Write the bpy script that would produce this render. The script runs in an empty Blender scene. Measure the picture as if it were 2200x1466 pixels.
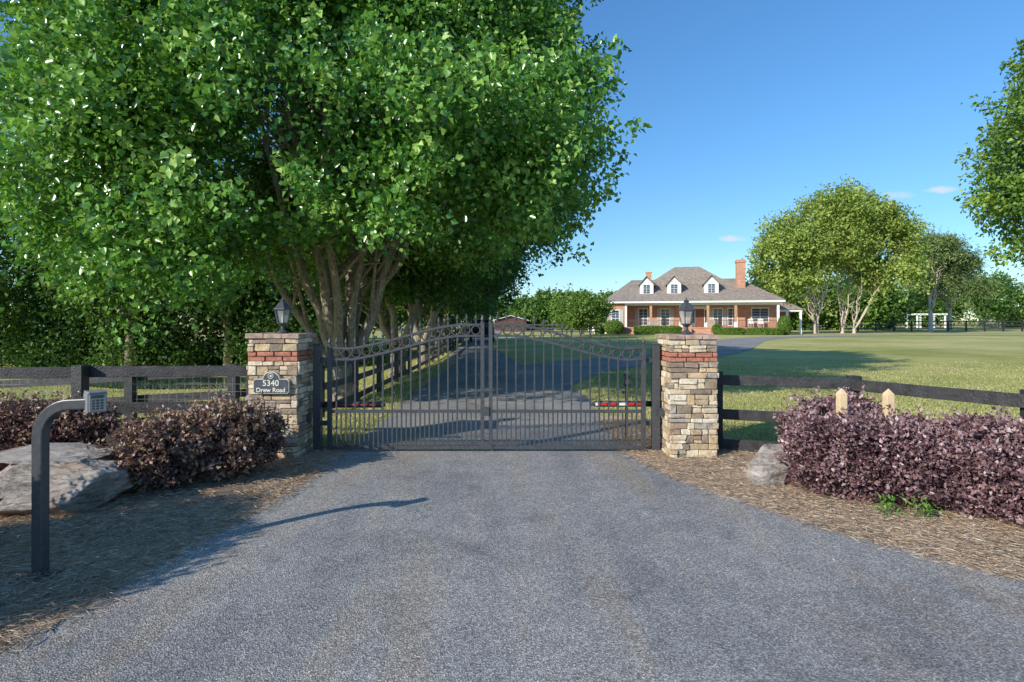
import bpy, math, random
import numpy as np
from mathutils import Vector, noise, Matrix
random.seed(7)
scn=bpy.context.scene
scn.view_settings.view_transform='Standard'
scn.view_settings.look='None'
scn.view_settings.exposure=0
def link(o):
    scn.collection.objects.link(o); return o
# ------------------------------------------------------------ terrain
def sstep(t):
    t=np.clip(t,0,1); return t*t*(3-2*t)
def H(x,y):
    x=np.asarray(x,float); y=np.asarray(y,float)
    d=np.maximum(-2.6-x,0)
    sy=sstep((y-7.6)/4.0)*(1-0.8*sstep((y-26)/25.0))
    return -1.0*(1-np.exp(-d/2.6))*sy
# ------------------------------------------------------------ materials
def newmat(name):
    m=bpy.data.materials.new(name); m.use_nodes=True
    nt=m.node_tree; nt.nodes.clear()
    out=nt.nodes.new('ShaderNodeOutputMaterial')
    b=nt.nodes.new('ShaderNodeBsdfPrincipled')
    nt.links.new(b.outputs[0],out.inputs[0])
    return m,nt,b,out
def N(nt,t,**kw):
    n=nt.nodes.new(t)
    for k,v in kw.items(): setattr(n,k,v)
    return n
def ramp(nt,fac,stops,interp='LINEAR'):
    r=N(nt,'ShaderNodeValToRGB'); r.color_ramp.interpolation=interp
    els=r.color_ramp.elements
    while len(els)<len(stops): els.new(0.5)
    for e,(p,c) in zip(els,stops):
        e.position=p; e.color=(c[0],c[1],c[2],1)
    nt.links.new(fac,r.inputs[0]); return r.outputs[0]
def noisetex(nt,vec,scale,detail=4,rough=.55):
    n=N(nt,'ShaderNodeTexNoise'); n.inputs['Scale'].default_value=scale
    n.inputs['Detail'].default_value=detail; n.inputs['Roughness'].default_value=rough
    nt.links.new(vec,n.inputs['Vector']); return n.outputs[0]
def mapping(nt,vec,scale,rot=(0,0,0)):
    mp=N(nt,'ShaderNodeMapping'); mp.inputs['Scale'].default_value=scale; mp.inputs['Rotation'].default_value=rot
    nt.links.new(vec,mp.inputs[0]); return mp.outputs[0]
def mix(nt,fac,a,b,mode='MIX'):
    m=N(nt,'ShaderNodeMix',data_type='RGBA',blend_type=mode)
    for s,v in ((m.inputs[0],fac),(m.inputs[6],a),(m.inputs[7],b)):
        if isinstance(v,bpy.types.NodeSocket): nt.links.new(v,s)
        elif isinstance(v,(tuple,list)): s.default_value=(v[0],v[1],v[2],1)
        else: s.default_value=v
    return m.outputs[2]
def bump(nt,b,h,strength=.3,dist=.01):
    n=N(nt,'ShaderNodeBump'); n.inputs['Strength'].default_value=strength
    n.inputs['Distance'].default_value=dist
    nt.links.new(h,n.inputs['Height']); nt.links.new(n.outputs[0],b.inputs['Normal'])
def geo(nt): return N(nt,'ShaderNodeNewGeometry').outputs['Position']
def objc(nt): return N(nt,'ShaderNodeTexCoord').outputs['Object']
def attr(nt,name='rnd'):
    return N(nt,'ShaderNodeAttribute',attribute_name=name).outputs['Fac']
def simple(name,c,rough=.6,var=.15,scale=8,metal=0,bs=.15,bd=.005,spec=.5):
    m,nt,b,o=newmat(name); v=objc(nt)
    n=noisetex(nt,v,scale)
    lo=tuple(x*(1-var) for x in c); hi=tuple(min(1,x*(1+var)) for x in c)
    nt.links.new(ramp(nt,n,[(.3,lo),(.7,hi)]),b.inputs['Base Color'])
    b.inputs['Roughness'].default_value=rough; b.inputs['Metallic'].default_value=metal
    b.inputs['Specular IOR Level'].default_value=spec
    bump(nt,b,noisetex(nt,v,scale*6),bs,bd)
    return m
def leafmat(name,stops,rough=.4,trans=.3,tcol=None,spec=.5,k=1.0):
    m,nt,b,o=newmat(name)
    stops=[(p,tuple(min(.9,q*k) for q in c)) for p,c in stops]
    c=ramp(nt,attr(nt),stops)
    nt.links.new(c,b.inputs['Base Color']); b.inputs['Roughness'].default_value=rough
    b.inputs['Specular IOR Level'].default_value=spec
    t=N(nt,'ShaderNodeBsdfTranslucent')
    tc=mix(nt,.6,c,tuple(min(.9,q*(1+(k-1)*.5)) for q in tcol)) if tcol else c
    nt.links.new(tc,t.inputs[0])
    ms=N(nt,'ShaderNodeMixShader'); ms.inputs[0].default_value=trans
    nt.links.new(b.outputs[0],ms.inputs[1]); nt.links.new(t.outputs[0],ms.inputs[2])
    nt.links.new(ms.outputs[0],o.inputs[0]); return m
def mat_asphalt():
    m,nt,b,o=newmat('asphalt'); p=geo(nt)
    vo=N(nt,'ShaderNodeTexVoronoi'); vo.inputs['Scale'].default_value=115; nt.links.new(p,vo.inputs['Vector'])
    sp=N(nt,'ShaderNodeSeparateColor'); nt.links.new(vo.outputs['Color'],sp.inputs[0])
    c1=ramp(nt,sp.outputs[0],[(0,(.27,.262,.25)),(.35,(.39,.378,.36)),(.7,(.53,.51,.48)),(.93,(.69,.655,.61)),(1,(.85,.80,.73))])
    dk=ramp(nt,vo.outputs['Distance'],[(.25,(1,1,1)),(.75,(.46,.45,.44))])
    c2=mix(nt,.8,c1,dk,'MULTIPLY')
    big=ramp(nt,noisetex(nt,p,.55,5,.6),[(.34,(.76,.76,.77)),(.52,(1,1,1)),(.7,(1.07,1.03,.98))])
    c3=mix(nt,1,c2,big,'MULTIPLY')
    med=ramp(nt,noisetex(nt,p,4,6,.7),[(.3,(.80,.80,.81)),(.65,(1.0,1.0,1.0))])
    c4=mix(nt,1,c3,med,'MULTIPLY')
    sp2=ramp(nt,noisetex(nt,p,1.7,2,.5),[(.62,(1,1,1)),(.76,(.60,.60,.61))])
    c5=mix(nt,1,c4,sp2,'MULTIPLY')
    st=ramp(nt,noisetex(nt,mapping(nt,p,(1.7,.22,1)),1.1,5,.6),[(.36,(.84,.85,.88)),(.5,(1,1,1)),(.66,(1.10,1.0,.88))])
    c6=mix(nt,1,c5,st,'MULTIPLY')
    nt.links.new(c6,b.inputs['Base Color']); b.inputs['Roughness'].default_value=.85
    b.inputs['Specular IOR Level'].default_value=.2
    bump(nt,b,vo.outputs['Distance'],.8,.005); return m
def mat_lawn():
    m,nt,b,o=newmat('lawn_grass'); p=geo(nt)
    a=ramp(nt,noisetex(nt,p,.12,5,.65),[(.33,(.34,.36,.12)),(.5,(.52,.49,.20)),(.66,(.66,.57,.29))])
    f=ramp(nt,noisetex(nt,p,9,6,.8),[(.3,(.6,.65,.55)),(.7,(1.25,1.2,1.15))])
    c=mix(nt,1,a,f,'MULTIPLY')
    f2=ramp(nt,noisetex(nt,mapping(nt,p,(.5,1.6,1),(0,0,.3)),.9,5,.7),[(.35,(.80,.87,.78)),(.6,(1.08,1.05,1.0))])
    c=mix(nt,1,c,f2,'MULTIPLY')
    br=ramp(nt,noisetex(nt,p,.5,6,.7),[(.59,(0,0,0)),(.72,(.9,.9,.9))])
    c=mix(nt,br,c,(.62,.50,.33))
    nt.links.new(c,b.inputs['Base Color']); b.inputs['Roughness'].default_value=.95
    b.inputs['Specular IOR Level'].default_value=.1
    bump(nt,b,noisetex(nt,p,14,8,.8),.7,.03); return m
def mat_straw_bed():
    m,nt,b,o=newmat('pine_straw_ground'); p=geo(nt)
    a=ramp(nt,noisetex(nt,mapping(nt,p,(1,4,1)),16,8,.85),[(.3,(.25,.18,.13)),(.5,(.60,.46,.33)),(.68,(.82,.68,.53))])
    g=ramp(nt,noisetex(nt,p,1.3,5,.6),[(.35,(.7,.68,.66)),(.6,(1.05,1.0,.96))])
    c=mix(nt,1,a,g,'MULTIPLY')
    nt.links.new(c,b.inputs['Base Color']); b.inputs['Roughness'].default_value=.95
    bump(nt,b,noisetex(nt,p,45,8,.8),.7,.012); return m
def mat_bark(name,lo,hi):
    m,nt,b,o=newmat(name); p=geo(nt)
    n=noisetex(nt,mapping(nt,p,(1,1,.18)),28,6,.7)
    c=ramp(nt,n,[(.35,lo),(.62,hi)])
    g=ramp(nt,noisetex(nt,p,3,3),[(.45,(1,1,1)),(.7,(1.15,1.2,1.1))])
    nt.links.new(mix(nt,1,c,g,'MULTIPLY'),b.inputs['Base Color']); b.inputs['Roughness'].default_value=.9
    bump(nt,b,n,1,.03); return m
def mat_brick(name,sc=1.0,bc=((.48,.18,.09),(.62,.27,.145)),mortar=(.60,.49,.39)):
    m,nt,b,o=newmat(name); v=objc(nt)
    s=N(nt,'ShaderNodeSeparateXYZ'); nt.links.new(v,s.inputs[0])
    ad=N(nt,'ShaderNodeMath',operation='ADD'); nt.links.new(s.outputs[0],ad.inputs[0]); nt.links.new(s.outputs[1],ad.inputs[1])
    cb=N(nt,'ShaderNodeCombineXYZ'); nt.links.new(ad.outputs[0],cb.inputs[0]); nt.links.new(s.outputs[2],cb.inputs[1])
    k=N(nt,'ShaderNodeTexBrick'); nt.links.new(cb.outputs[0],k.inputs['Vector'])
    k.inputs['Scale'].default_value=sc; k.inputs['Brick Width'].default_value=.22; k.inputs['Row Height'].default_value=.075
    k.inputs['Mortar Size'].default_value=.008
    k.inputs['Color1'].default_value=(*bc[0],1); k.inputs['Color2'].default_value=(*bc[1],1); k.inputs['Mortar'].default_value=(*mortar,1)
    g=ramp(nt,noisetex(nt,v,1.2,5),[(.3,(.8,.8,.8)),(.7,(1.1,1.1,1.1))])
    nt.links.new(mix(nt,1,k.outputs[0],g,'MULTIPLY'),b.inputs['Base Color']); b.inputs['Roughness'].default_value=.85
    return m
def mat_stone():
    m,nt,b,o=newmat('ledge_stone'); v=objc(nt)
    c=ramp(nt,attr(nt),[(0,(.30,.235,.18)),(.14,(.70,.57,.39)),(.3,(.53,.41,.26)),(.44,(.78,.67,.49)),(.56,(.45,.39,.33)),(.68,(.66,.49,.29)),(.8,(.82,.73,.57)),(.92,(.36,.27,.20)),(1,(.60,.52,.42))],'CONSTANT')
    n=noisetex(nt,v,14,7,.7)
    g=ramp(nt,n,[(.3,(.5,.45,.4)),(.5,(.95,.95,.95)),(.72,(1.2,1.15,1.05))])
    rust=ramp(nt,noisetex(nt,v,6,5,.6),[(.56,(0,0,0)),(.7,(.6,.6,.6))])
    c2=mix(nt,1,c,g,'MULTIPLY'); c3=mix(nt,rust,c2,(.46,.28,.13))
    nt.links.new(c3,b.inputs['Base Color']); b.inputs['Roughness'].default_value=.9
    bump(nt,b,noisetex(nt,v,30,8,.7),.9,.015); return m
def mat_rock():
    m,nt,b,o=newmat('boulder_rock'); v=geo(nt)
    mv=mapping(nt,v,(1,1,3.5),(.12,.18,0))
    n=noisetex(nt,mv,4,8,.7)
    c=ramp(nt,n,[(.3,(.22,.19,.17)),(.42,(.44,.39,.34)),(.54,(.62,.55,.48)),(.7,(.82,.76,.69))])
    l=ramp(nt,noisetex(nt,v,2.6,5,.6),[(.5,(0,0,0)),(.62,(.75,.75,.75))])
    c=mix(nt,l,c,(.50,.36,.26))
    crk=ramp(nt,noisetex(nt,mv,1.8,9,.75),[(.475,(1,1,1)),(.5,(.4,.36,.33)),(.525,(1,1,1))])
    c=mix(nt,1,c,crk,'MULTIPLY')
    nt.links.new(c,b.inputs['Base Color']); b.inputs['Roughness'].default_value=.9
    bump(nt,b,noisetex(nt,mv,10,9,.8),1,.05); return m
def mat_glass(name,c=(.05,.07,.09)):
    m,nt,b,o=newmat(name); b.inputs['Roughness'].default_value=.08
    v=objc(nt); nt.links.new(ramp(nt,noisetex(nt,v,.8),[(.3,c),(.7,tuple(x*2 for x in c))]),b.inputs['Base Color'])
    return m
M={}
M['asphalt']=mat_asphalt(); M['lawn']=mat_lawn(); M['bed']=mat_straw_bed()
M['bark']=mat_bark('pear_bark',(.13,.105,.08),(.48,.40,.32))
M['bark2']=mat_bark('birch_bark',(.32,.25,.19),(.72,.62,.50))
M['stone']=mat_stone(); M['rock']=mat_rock()
M['mortar']=simple('mortar',(.30,.25,.20),.95,.2,20)
M['iron']=simple('black_iron',(.066,.068,.073),.40,.25,30,0,.05)
M['fence']=simple('black_fence_paint',(.036,.034,.035),.5,.5,9,0,.6,.012)
M['straw']=leafmat('pine_straw',[(0,(.17,.12,.085)),(.35,(.33,.25,.175)),(.7,(.48,.385,.28)),(1,(.62,.53,.42))],.7,.1,k=1.9)
M['blade']=leafmat('grass_blade',[(0,(.15,.18,.05)),(.5,(.29,.29,.105)),(.8,(.41,.37,.17)),(1,(.5,.44,.27))],.6,.35,k=1.6)
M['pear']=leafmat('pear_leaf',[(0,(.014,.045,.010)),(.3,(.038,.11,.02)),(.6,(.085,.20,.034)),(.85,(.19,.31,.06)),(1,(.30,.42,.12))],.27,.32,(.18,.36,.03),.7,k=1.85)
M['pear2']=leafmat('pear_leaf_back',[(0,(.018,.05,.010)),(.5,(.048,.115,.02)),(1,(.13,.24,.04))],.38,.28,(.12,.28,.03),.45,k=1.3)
M['birch']=leafmat('birch_leaf',[(0,(.09,.14,.03)),(.5,(.20,.26,.055)),(1,(.36,.41,.11))],.5,.38,(.35,.43,.09),.3,k=1.65)
M['maple']=leafmat('maple_leaf',[(0,(.035,.08,.015)),(.5,(.11,.20,.03)),(1,(.28,.38,.07))],.45,.34,(.25,.38,.05),.4,k=1.4)
M['forest']=leafmat('forest_leaf',[(0,(.03,.065,.014)),(.5,(.075,.15,.028)),(1,(.19,.28,.055))],.5,.3,(.15,.3,.04),.3,k=1.5)
M['woods']=leafmat('woodland_leaf',[(0,(.018,.045,.012)),(.5,(.05,.11,.022)),(1,(.15,.24,.045))],.5,.3,(.12,.25,.03),.3,k=1.4)
M['pineleaf']=leafmat('pine_needles',[(0,(.05,.085,.03)),(.5,(.11,.16,.05)),(1,(.2,.24,.09))],.6,.15,None,.2,k=1.6)
M['hedge']=leafmat('hedge_leaf',[(0,(.05,.10,.015)),(.6,(.13,.22,.035)),(1,(.26,.36,.07))],.5,.25,None,.3,k=1.3)
M['purple']=leafmat('purple_leaf',[(0,(.045,.024,.028)),(.4,(.13,.070,.076)),(.7,(.22,.13,.132)),(.9,(.34,.225,.22)),(1,(.46,.36,.34))],.42,.15,(.28,.08,.10),.5,k=1.35)
M['purpleb']=leafmat('purple_brown_leaf',[(0,(.045,.028,.026)),(.35,(.11,.058,.056)),(.62,(.21,.115,.09)),(.8,(.22,.18,.085)),(1,(.42,.30,.25))],.42,.18,(.28,.12,.08),.5,k=1.5)
M['green_sprig']=leafmat('green_sprig',[(0,(.08,.2,.03)),(1,(.2,.4,.06))],.4,.3)
M['pwood']=simple('twig_wood',(.15,.10,.08),.9,.3,30)
M['rawwood']=simple('raw_pine',(.76,.56,.33),.75,.2,12)
M['brick']=mat_brick('house_brick')
M['pbrick']=simple('pillar_brick',(.45,.18,.115),.9,.4,25,0,.6,.01)
M['pcap']=simple('cap_stone',(.44,.31,.24),.9,.35,12,0,.7,.02)
M['roof']=simple('roof_shingles',(.30,.245,.195),.95,.3,3,0,.5,.05)
M['white']=simple('white_paint',(.85,.84,.81),.5,.06,4)
M['shutter']=simple('shutter',(.5,.46,.40),.6,.1,4)
M['door']=simple('door_wood',(.20,.075,.04),.4,.2,4)
M['cedar']=simple('cedar_post',(.50,.28,.16),.7,.2,4)
M['darkrail']=simple('porch_rail',(.13,.07,.045),.6,.2,4)
M['glass']=mat_glass('window_glass')
M['lampglass']=simple('lantern_glass',(.55,.56,.52),.15,.2,10,0,0)
M['plaque']=simple('plaque_slate',(.075,.085,.095),.4,.2,20)
M['letters']=simple('plaque_letters',(.72,.68,.58),.5,.05,20)
M['keygrey']=simple('keypad_grey',(.22,.225,.22),.45,.1,20)
M['keyface']=simple('keypad_face',(.40,.39,.34),.4,.1,20)
M['red']=simple('red_tape',(.55,.03,.03),.4,.1,20)
M['silver']=simple('galvanised',(.4,.4,.4),.4,.1,20,.8)
M['barnred']=simple('shed_siding',(.13,.055,.045),.8,.2,2)
M['metalroof']=simple('metal_roof',(.62,.64,.67),.4,.06,2)
M['carpaint']=simple('car_paint',(.03,.032,.036),.2,.05,2,0,0)
M['tyre']=simple('tyre_rubber',(.03,.03,.03),.8,.1,10)
M['water']=simple('pond_water',(.05,.07,.06),.06,.2,.5,0,.08,.02)
# ------------------------------------------------------------ mesh builder
class MB:
    def __init__(s): s.v=[];s.f=[];s.m=[];s.r=[]
    def add(s,vs,fs,mi=0,r=None):
        if r is None: r=random.random()
        o=len(s.v); 
        for p in vs: s.v.append(tuple(p)); s.r.append(r)
        for f in fs: s.f.append([i+o for i in f]); s.m.append(mi)
    def box(s,x0,x1,y0,y1,z0,z1,mi=0,j=0,r=None):
        q=lambda:random.uniform(-j,j) if j else 0
        vs=[(x+q(),y+q(),z+q()) for z in(z0,z1) for y in(y0,y1) for x in(x0,x1)]
        s.add(vs,[(0,2,3,1),(4,5,7,6),(0,1,5,4),(1,3,7,5),(3,2,6,7),(2,0,4,6)],mi,r)
    def beam(s,a,b,w,h,mi=0,up=(0,0,1)):
        a=Vector(a);b=Vector(b);d=(b-a).normalized();u=Vector(up)
        sd=d.cross(u).normalized();u=sd.cross(d).normalized()
        vs=[p+sd*(i*w/2)+u*(k*h/2) for p in(a,b) for k in(-1,1) for i in(-1,1)]
        s.add(vs,[(0,1,3,2),(4,6,7,5),(0,4,5,1),(1,5,7,3),(3,7,6,2),(2,6,4,0)],mi)
    def tube(s,pts,rads,n=8,mi=0,closed=False,rot=0):
        P=[Vector(p) for p in pts]; k=len(P)
        if not hasattr(rads,'__len__'): rads=[rads]*k
        vs=[];ref=None
        for i in range(k):
            if closed: t=(P[(i+1)%k]-P[i-1]).normalized()
            else: t=(P[min(i+1,k-1)]-P[max(i-1,0)]).normalized()
            if ref is None:
                ref=Vector((1,0,0)) if abs(t.x)<.8 else Vector((0,1,0))
            a=(ref-t*ref.dot(t)).normalized(); ref=a; b=t.cross(a)
            for q in range(n):
                an=2*math.pi*q/n+rot
                vs.append(P[i]+(a*math.cos(an)+b*math.sin(an))*rads[i])
        fs=[]
        for i in range(k if closed else k-1):
            j=(i+1)%k
            for q in range(n):
                q2=(q+1)%n; fs.append((i*n+q,i*n+q2,j*n+q2,j*n+q))
        if not closed:
            fs.append(tuple(range(n-1,-1,-1))); fs.append(tuple((k-1)*n+q for q in range(n)))
        s.add(vs,fs,mi)
    def lathe(s,c,prof,n=16,mi=0,rot=0):
        s.tube([(c[0],c[1],c[2]+z+1e-5*i) for i,(r,z) in enumerate(prof)],[r for r,z in prof],n,mi,rot=rot)
    def obj(s,name,mats,parent=None,smooth=False,bevel=0,seg=2):
        me=bpy.data.meshes.new(name); me.from_pydata(s.v,[],s.f)
        for m in mats: me.materials.append(m)
        me.polygons.foreach_set('material_index',s.m)
        a=me.attributes.new('rnd','FLOAT','POINT'); a.data.foreach_set('value',s.r)
        if smooth: me.polygons.foreach_set('use_smooth',[True]*len(s.f))
        me.update(); o=link(bpy.data.objects.new(name,me))
        if parent: o.parent=parent
        if bevel:
            b=o.modifiers.new('bevel','BEVEL'); b.width=bevel; b.segments=seg; b.limit_method='ANGLE'
        return o
def empty(name,loc=(0,0,0),rz=0):
    e=bpy.data.objects.new(name,None); e.location=loc; e.rotation_euler=(0,0,rz); e.empty_display_size=.2
    return link(e)
# ------------------------------------------------------------ leaves
def nrm(a): return a/np.maximum(np.linalg.norm(a,axis=1,keepdims=True),1e-9)
def leaf_mesh(name,C,U,NN,L,W,rnd,mat,parent=None,fold=.12):
    n=len(C); U=nrm(U); S=nrm(np.cross(U,NN)); NN=np.cross(S,U)
    L=np.broadcast_to(np.asarray(L,float),(n,))[:,None]; W=np.broadcast_to(np.asarray(W,float),(n,))[:,None]
    V=np.empty((n,4,3),np.float32)
    V[:,0]=C; V[:,1]=C+U*L*.42-S*W*.5+NN*W*fold*2; V[:,2]=C+U*L-NN*L*.08; V[:,3]=C+U*L*.42+S*W*.5+NN*W*fold*2
    me=bpy.data.meshes.new(name); me.vertices.add(4*n); me.vertices.foreach_set('co',V.ravel())
    b=(np.arange(n)*4)[:,None]
    idx=(b+np.array([[0,1,2,0,2,3]])).astype(np.int32).ravel()
    me.loops.add(6*n); me.loops.foreach_set('vertex_index',idx)
    me.polygons.add(2*n); me.polygons.foreach_set('loop_start',(np.arange(2*n)*3).astype(np.int32))
    me.update(calc_edges=True)
    a=me.attributes.new('rnd','FLOAT','POINT'); a.data.foreach_set('value',np.repeat(np.clip(rnd,0,1),4).astype(np.float32))
    me.materials.append(mat); o=link(bpy.data.objects.new(name,me))
    if parent: o.parent=parent
    return o
def sph(n,rng):
    return nrm(rng.normal(size=(n,3)))
class Lobe:
    def __init__(s,rng,amp,k=9,f=3.2):
        s.K=rng.normal(size=(k,3))*f; s.p=rng.uniform(0,6.28,k); s.amp=amp
    def __call__(s,d): return 1+s.amp*np.sin(d@s.K.T+s.p).sum(1)/math.sqrt(len(s.p))
def crown(rng,cc,rad,ncl,amp=.12,zb=None,gap=-.9,inner=.45,gf=1.3,nb=0,rb=1.0,mixb=.75):
    cc=np.array(cc,float); rad=np.array(rad,float); lo=Lobe(rng,amp); g=Lobe(rng,1,8,gf)
    out=[];oc=[];tot=0
    if nb:
        d=sph(nb,rng); B=cc+d*rad*(lo(d)*rng.uniform(.45,.95,nb)**.6)[:,None]*(1-rb/rad.mean()*.75)
        BR=rb*rng.uniform(.6,1.4,nb)
    while tot<ncl:
        d=sph(ncl,rng); t=inner+(1-inner)*rng.uniform(0,1,ncl)**.55
        p=cc+d*rad*(t*lo(d))[:,None]; o=np.repeat(cc[None],ncl,0)
        if nb:
            i=rng.integers(0,nb,ncl); s=rng.uniform(0,1,ncl)<mixb
            d2=sph(ncl,rng); d2[:,2]=np.where(rng.uniform(0,1,ncl)<.5,np.abs(d2[:,2]),d2[:,2])
            q=B[i]+d2*(BR[i]*(.45+.6*rng.uniform(0,1,ncl)**.6))[:,None]*[1.1,1.1,.9]
            p=np.where(s[:,None],q,cc+d*rad*(t*.92*lo(d))[:,None]); o=np.where(s[:,None],B[i]*.6+cc*.4,o)
        k=(g(p)-1)>gap
        if zb is not None: k&=p[:,2]>zb(p)
        out.append(p[k]); oc.append(o[k]); tot+=int(k.sum())
    return np.concatenate(out)[:ncl],np.concatenate(oc)[:ncl]
def leaves_on(rng,cl,oc,lpc,spread,shoot=.5,upb=.6,nb=.7):
    n=len(cl)
    od=nrm(cl-oc); sd=nrm(od+np.array([0,0,upb])+rng.normal(size=(n,3))*.45)
    C=np.repeat(cl,lpc,0); OD=np.repeat(od,lpc,0); SD=np.repeat(sd,lpc,0); m=len(C)
    sh=np.repeat(shoot*rng.uniform(.5,1.5,n),lpc)[:,None]
    t=rng.uniform(-.6,1,m)[:,None]
    P=C+SD*t*sh+rng.normal(size=(m,3))*spread*(1.15-.65*t)
    U=nrm(OD*.6+rng.normal(size=(m,3))*.8+np.array([0,0,-.25]))
    NN=nrm(OD*.8+np.array([0,0,.5])+rng.normal(size=(m,3))*nb)
    R=np.repeat(rng.normal(0,.15,n),lpc)+rng.normal(.42,.2,m)+t[:,0]*.2
    return P,U,NN,R
def bez(p0,p1,p2,n=8):
    p0,p1,p2=map(Vector,(p0,p1,p2)); r=[]
    for i in range(n+1):
        t=i/n; r.append(p0*(1-t)**2+p1*2*t*(1-t)+p2*t*t)
    return r
def limbs(mb,rng,base,fork,cc,rad,r0,nl,nsub,zlow=0,spreadk=.55,wig=.05,lk=1.0):
    base=Vector(base);fork=Vector(fork);cc=Vector(cc)
    pts=[base-Vector((0,0,.15)),base,base+(fork-base)*.35,base+(fork-base)*.7,fork+Vector((0,0,.15))]
    mb.tube(pts,[r0*1.45,r0*1.2,r0*.95,r0*.92,r0*.8],14)
    for i in range(nl):
        a=2*math.pi*(i+.3*rng.uniform(-1,1))/nl; k=rng.uniform(.35,.85)*spreadk*1.6
        tgt=cc+Vector((math.cos(a)*rad[0]*k,math.sin(a)*rad[1]*k,rad[2]*rng.uniform(.15,.75)))
        ctl=fork+Vector(((tgt.x-fork.x)*.45,(tgt.y-fork.y)*.45,(tgt.z-fork.z)*.38))
        st=fork+Vector((math.cos(a)*r0*.4,math.sin(a)*r0*.4,-.25*rng.uniform(0,1)))
        B=bez(st,ctl,tgt,12); rr=r0*rng.uniform(.36,.52)*lk
        for j in range(1,12): B[j]+=Vector(rng.normal(0,wig,3))
        mb.tube(B,[rr*(1-.93*(j/12)**.8)+.008 for j in range(13)],9)
        for q in range(nsub):
            j=int(rng.integers(2,11)); s0=B[j]
            d=Vector(rng.normal(size=3)); d.z=abs(d.z)*.7+.1; d+=(tgt-fork).normalized()*.8
            ln=rad[0]*rng.uniform(.25,.5); e=s0+d.normalized()*ln
            r2=(rr*(1-.93*(j/12)**.8)+.01)*.5
            b2=bez(s0,s0+d.normalized()*ln*.5+Vector((0,0,.25)),e,6)
            mb.tube(b2,[r2*(1-.85*k2/6)+.004 for k2 in range(7)],6)
            for w in range(3):
                k2=int(rng.integers(2,6)); e2=b2[k2]+Vector(rng.normal(size=3)).normalized()*ln*.4
                mb.tube(bez(b2[k2],(b2[k2]+e2)/2+Vector((0,0,.1)),e2,3),[r2*.4+.003,r2*.3+.003,.006,.004],5)
def tree(name,base,cc,rad,ncl,lpc,L,mat,bark,r0=.2,forkz=1.0,nl=6,nsub=5,amp=.12,zb=None,gap=-.9,inner=.45,spread=.2,shoot=.5,seed=1,upb=.6,aspect=.72,gf=1.3,wig=.05,nb=0,rb=1.0,mixb=.75,parts=None,lk=1.0,drop=None):
    rng=np.random.default_rng(seed); e=empty(name,base)
    mb=MB(); A=[[],[]]
    parts=parts or [(base,cc,rad,1.0)]
    for (bs,c_,r_,wt) in parts:
        limbs(mb,rng,bs,(bs[0],bs[1],bs[2]+forkz),c_,r_,r0,nl,nsub,wig=wig,lk=lk)
        a,b=crown(rng,c_,r_,int(ncl*wt),amp,zb,gap,inner,gf,nb,rb,mixb); A[0].append(a);A[1].append(b)
    o=mb.obj('trunk_and_limbs',[bark],None,True)
    P,U,NN,R=leaves_on(rng,np.concatenate(A[0]),np.concatenate(A[1]),lpc,spread,shoot,upb)
    Ls=L*rng.uniform(.65,1.25,len(P))
    l=leaf_mesh('foliage',P,U,NN,Ls,Ls*aspect,R,mat)
    bpy.context.view_layer.update()
    for c in(o,l):
        c.parent=e; c.matrix_parent_inverse=Matrix.Translation(Vector(base)).inverted()
    return e
# ------------------------------------------------------------ ground
def axis(lo,hi,fine_lo,fine_hi,st):
    a=list(np.arange(fine_lo,fine_hi,st)); x=fine_hi; s=st
    while x<hi: a.append(x); s*=1.35; x+=s
    a.append(hi); x=fine_lo; s=st; b=[]
    while x>lo: s*=1.35; x-=s; b.append(max(x,lo))
    return sorted(set(b+a))
gx=axis(-700,700,-24,24,.6); gy=axis(-60,900,-6,60,.6)
X,Y=np.meshgrid(gx,gy); Z=H(X,Y)
mb=MB(); nx=len(gx)
mb.v=[(float(a),float(b),float(c)) for a,b,c in zip(X.ravel(),Y.ravel(),Z.ravel())]; mb.r=[.5]*len(mb.v)
for j in range(len(gy)-1):
    for i in range(nx-1):
        mb.f.append([j*nx+i,j*nx+i+1,(j+1)*nx+i+1,(j+1)*nx+i]); mb.m.append(0)
mb.obj('lawn_ground',[M['lawn']],None,True)
LY=[-8,-1,1,2,2.72,3.15,3.76,4.34,5,6.0,6.86,8,9.3,14,20,35,65,95]
LX=[-14,-8,-4.6,-2.9,-2.47,-2.36,-2.30,-2.2,-2.08,-2.03,-2.02,-2.05,-2.05,-2.3,-2.5,-3.3,-4.0,-4]
RY=[-8,1,2,2.8,3.46,4.25,5.14,6.1,7.1,9.3,12,14,17,20,35,65,95]
RX=[16,8,5.2,3.85,3.13,2.45,1.93,1.52,1.36,1.45,1.55,1.4,1.0,.4,-1.2,-1.8,-1.5]
def edge(tab,y,s):
    ty,tx=tab; return float(np.interp(y,ty,tx))+.035*noise.noise(Vector((y*1.7,s,0)))+.018*noise.noise(Vector((y*9,s,3)))
XL=lambda y:edge((LY,LX),y,0); XR=lambda y:edge((RY,RX),y,9)
def strip(mb,ys,fl,fr,z,mi=0,nxs=1):
    for a,b in zip(ys[:-1],ys[1:]):
        la,ra,lb,rb=fl(a),fr(a),fl(b),fr(b)
        mb.add([(la,a,z),(ra,a,z),(rb,b,z),(lb,b,z)],[(0,1,2,3)],mi)
mb=MB()
strip(mb,list(np.arange(-8,22,.08))+list(np.arange(22,96,1.0)),XL,XR,.010)
cen=[(-.3,12),(.9,17.5),(3,21),(6,24.2),(9,28),(12,33),(16,41),(21,50),(27,56),(34,60),(44,62.5),(60,63.5),(90,63)]
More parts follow.
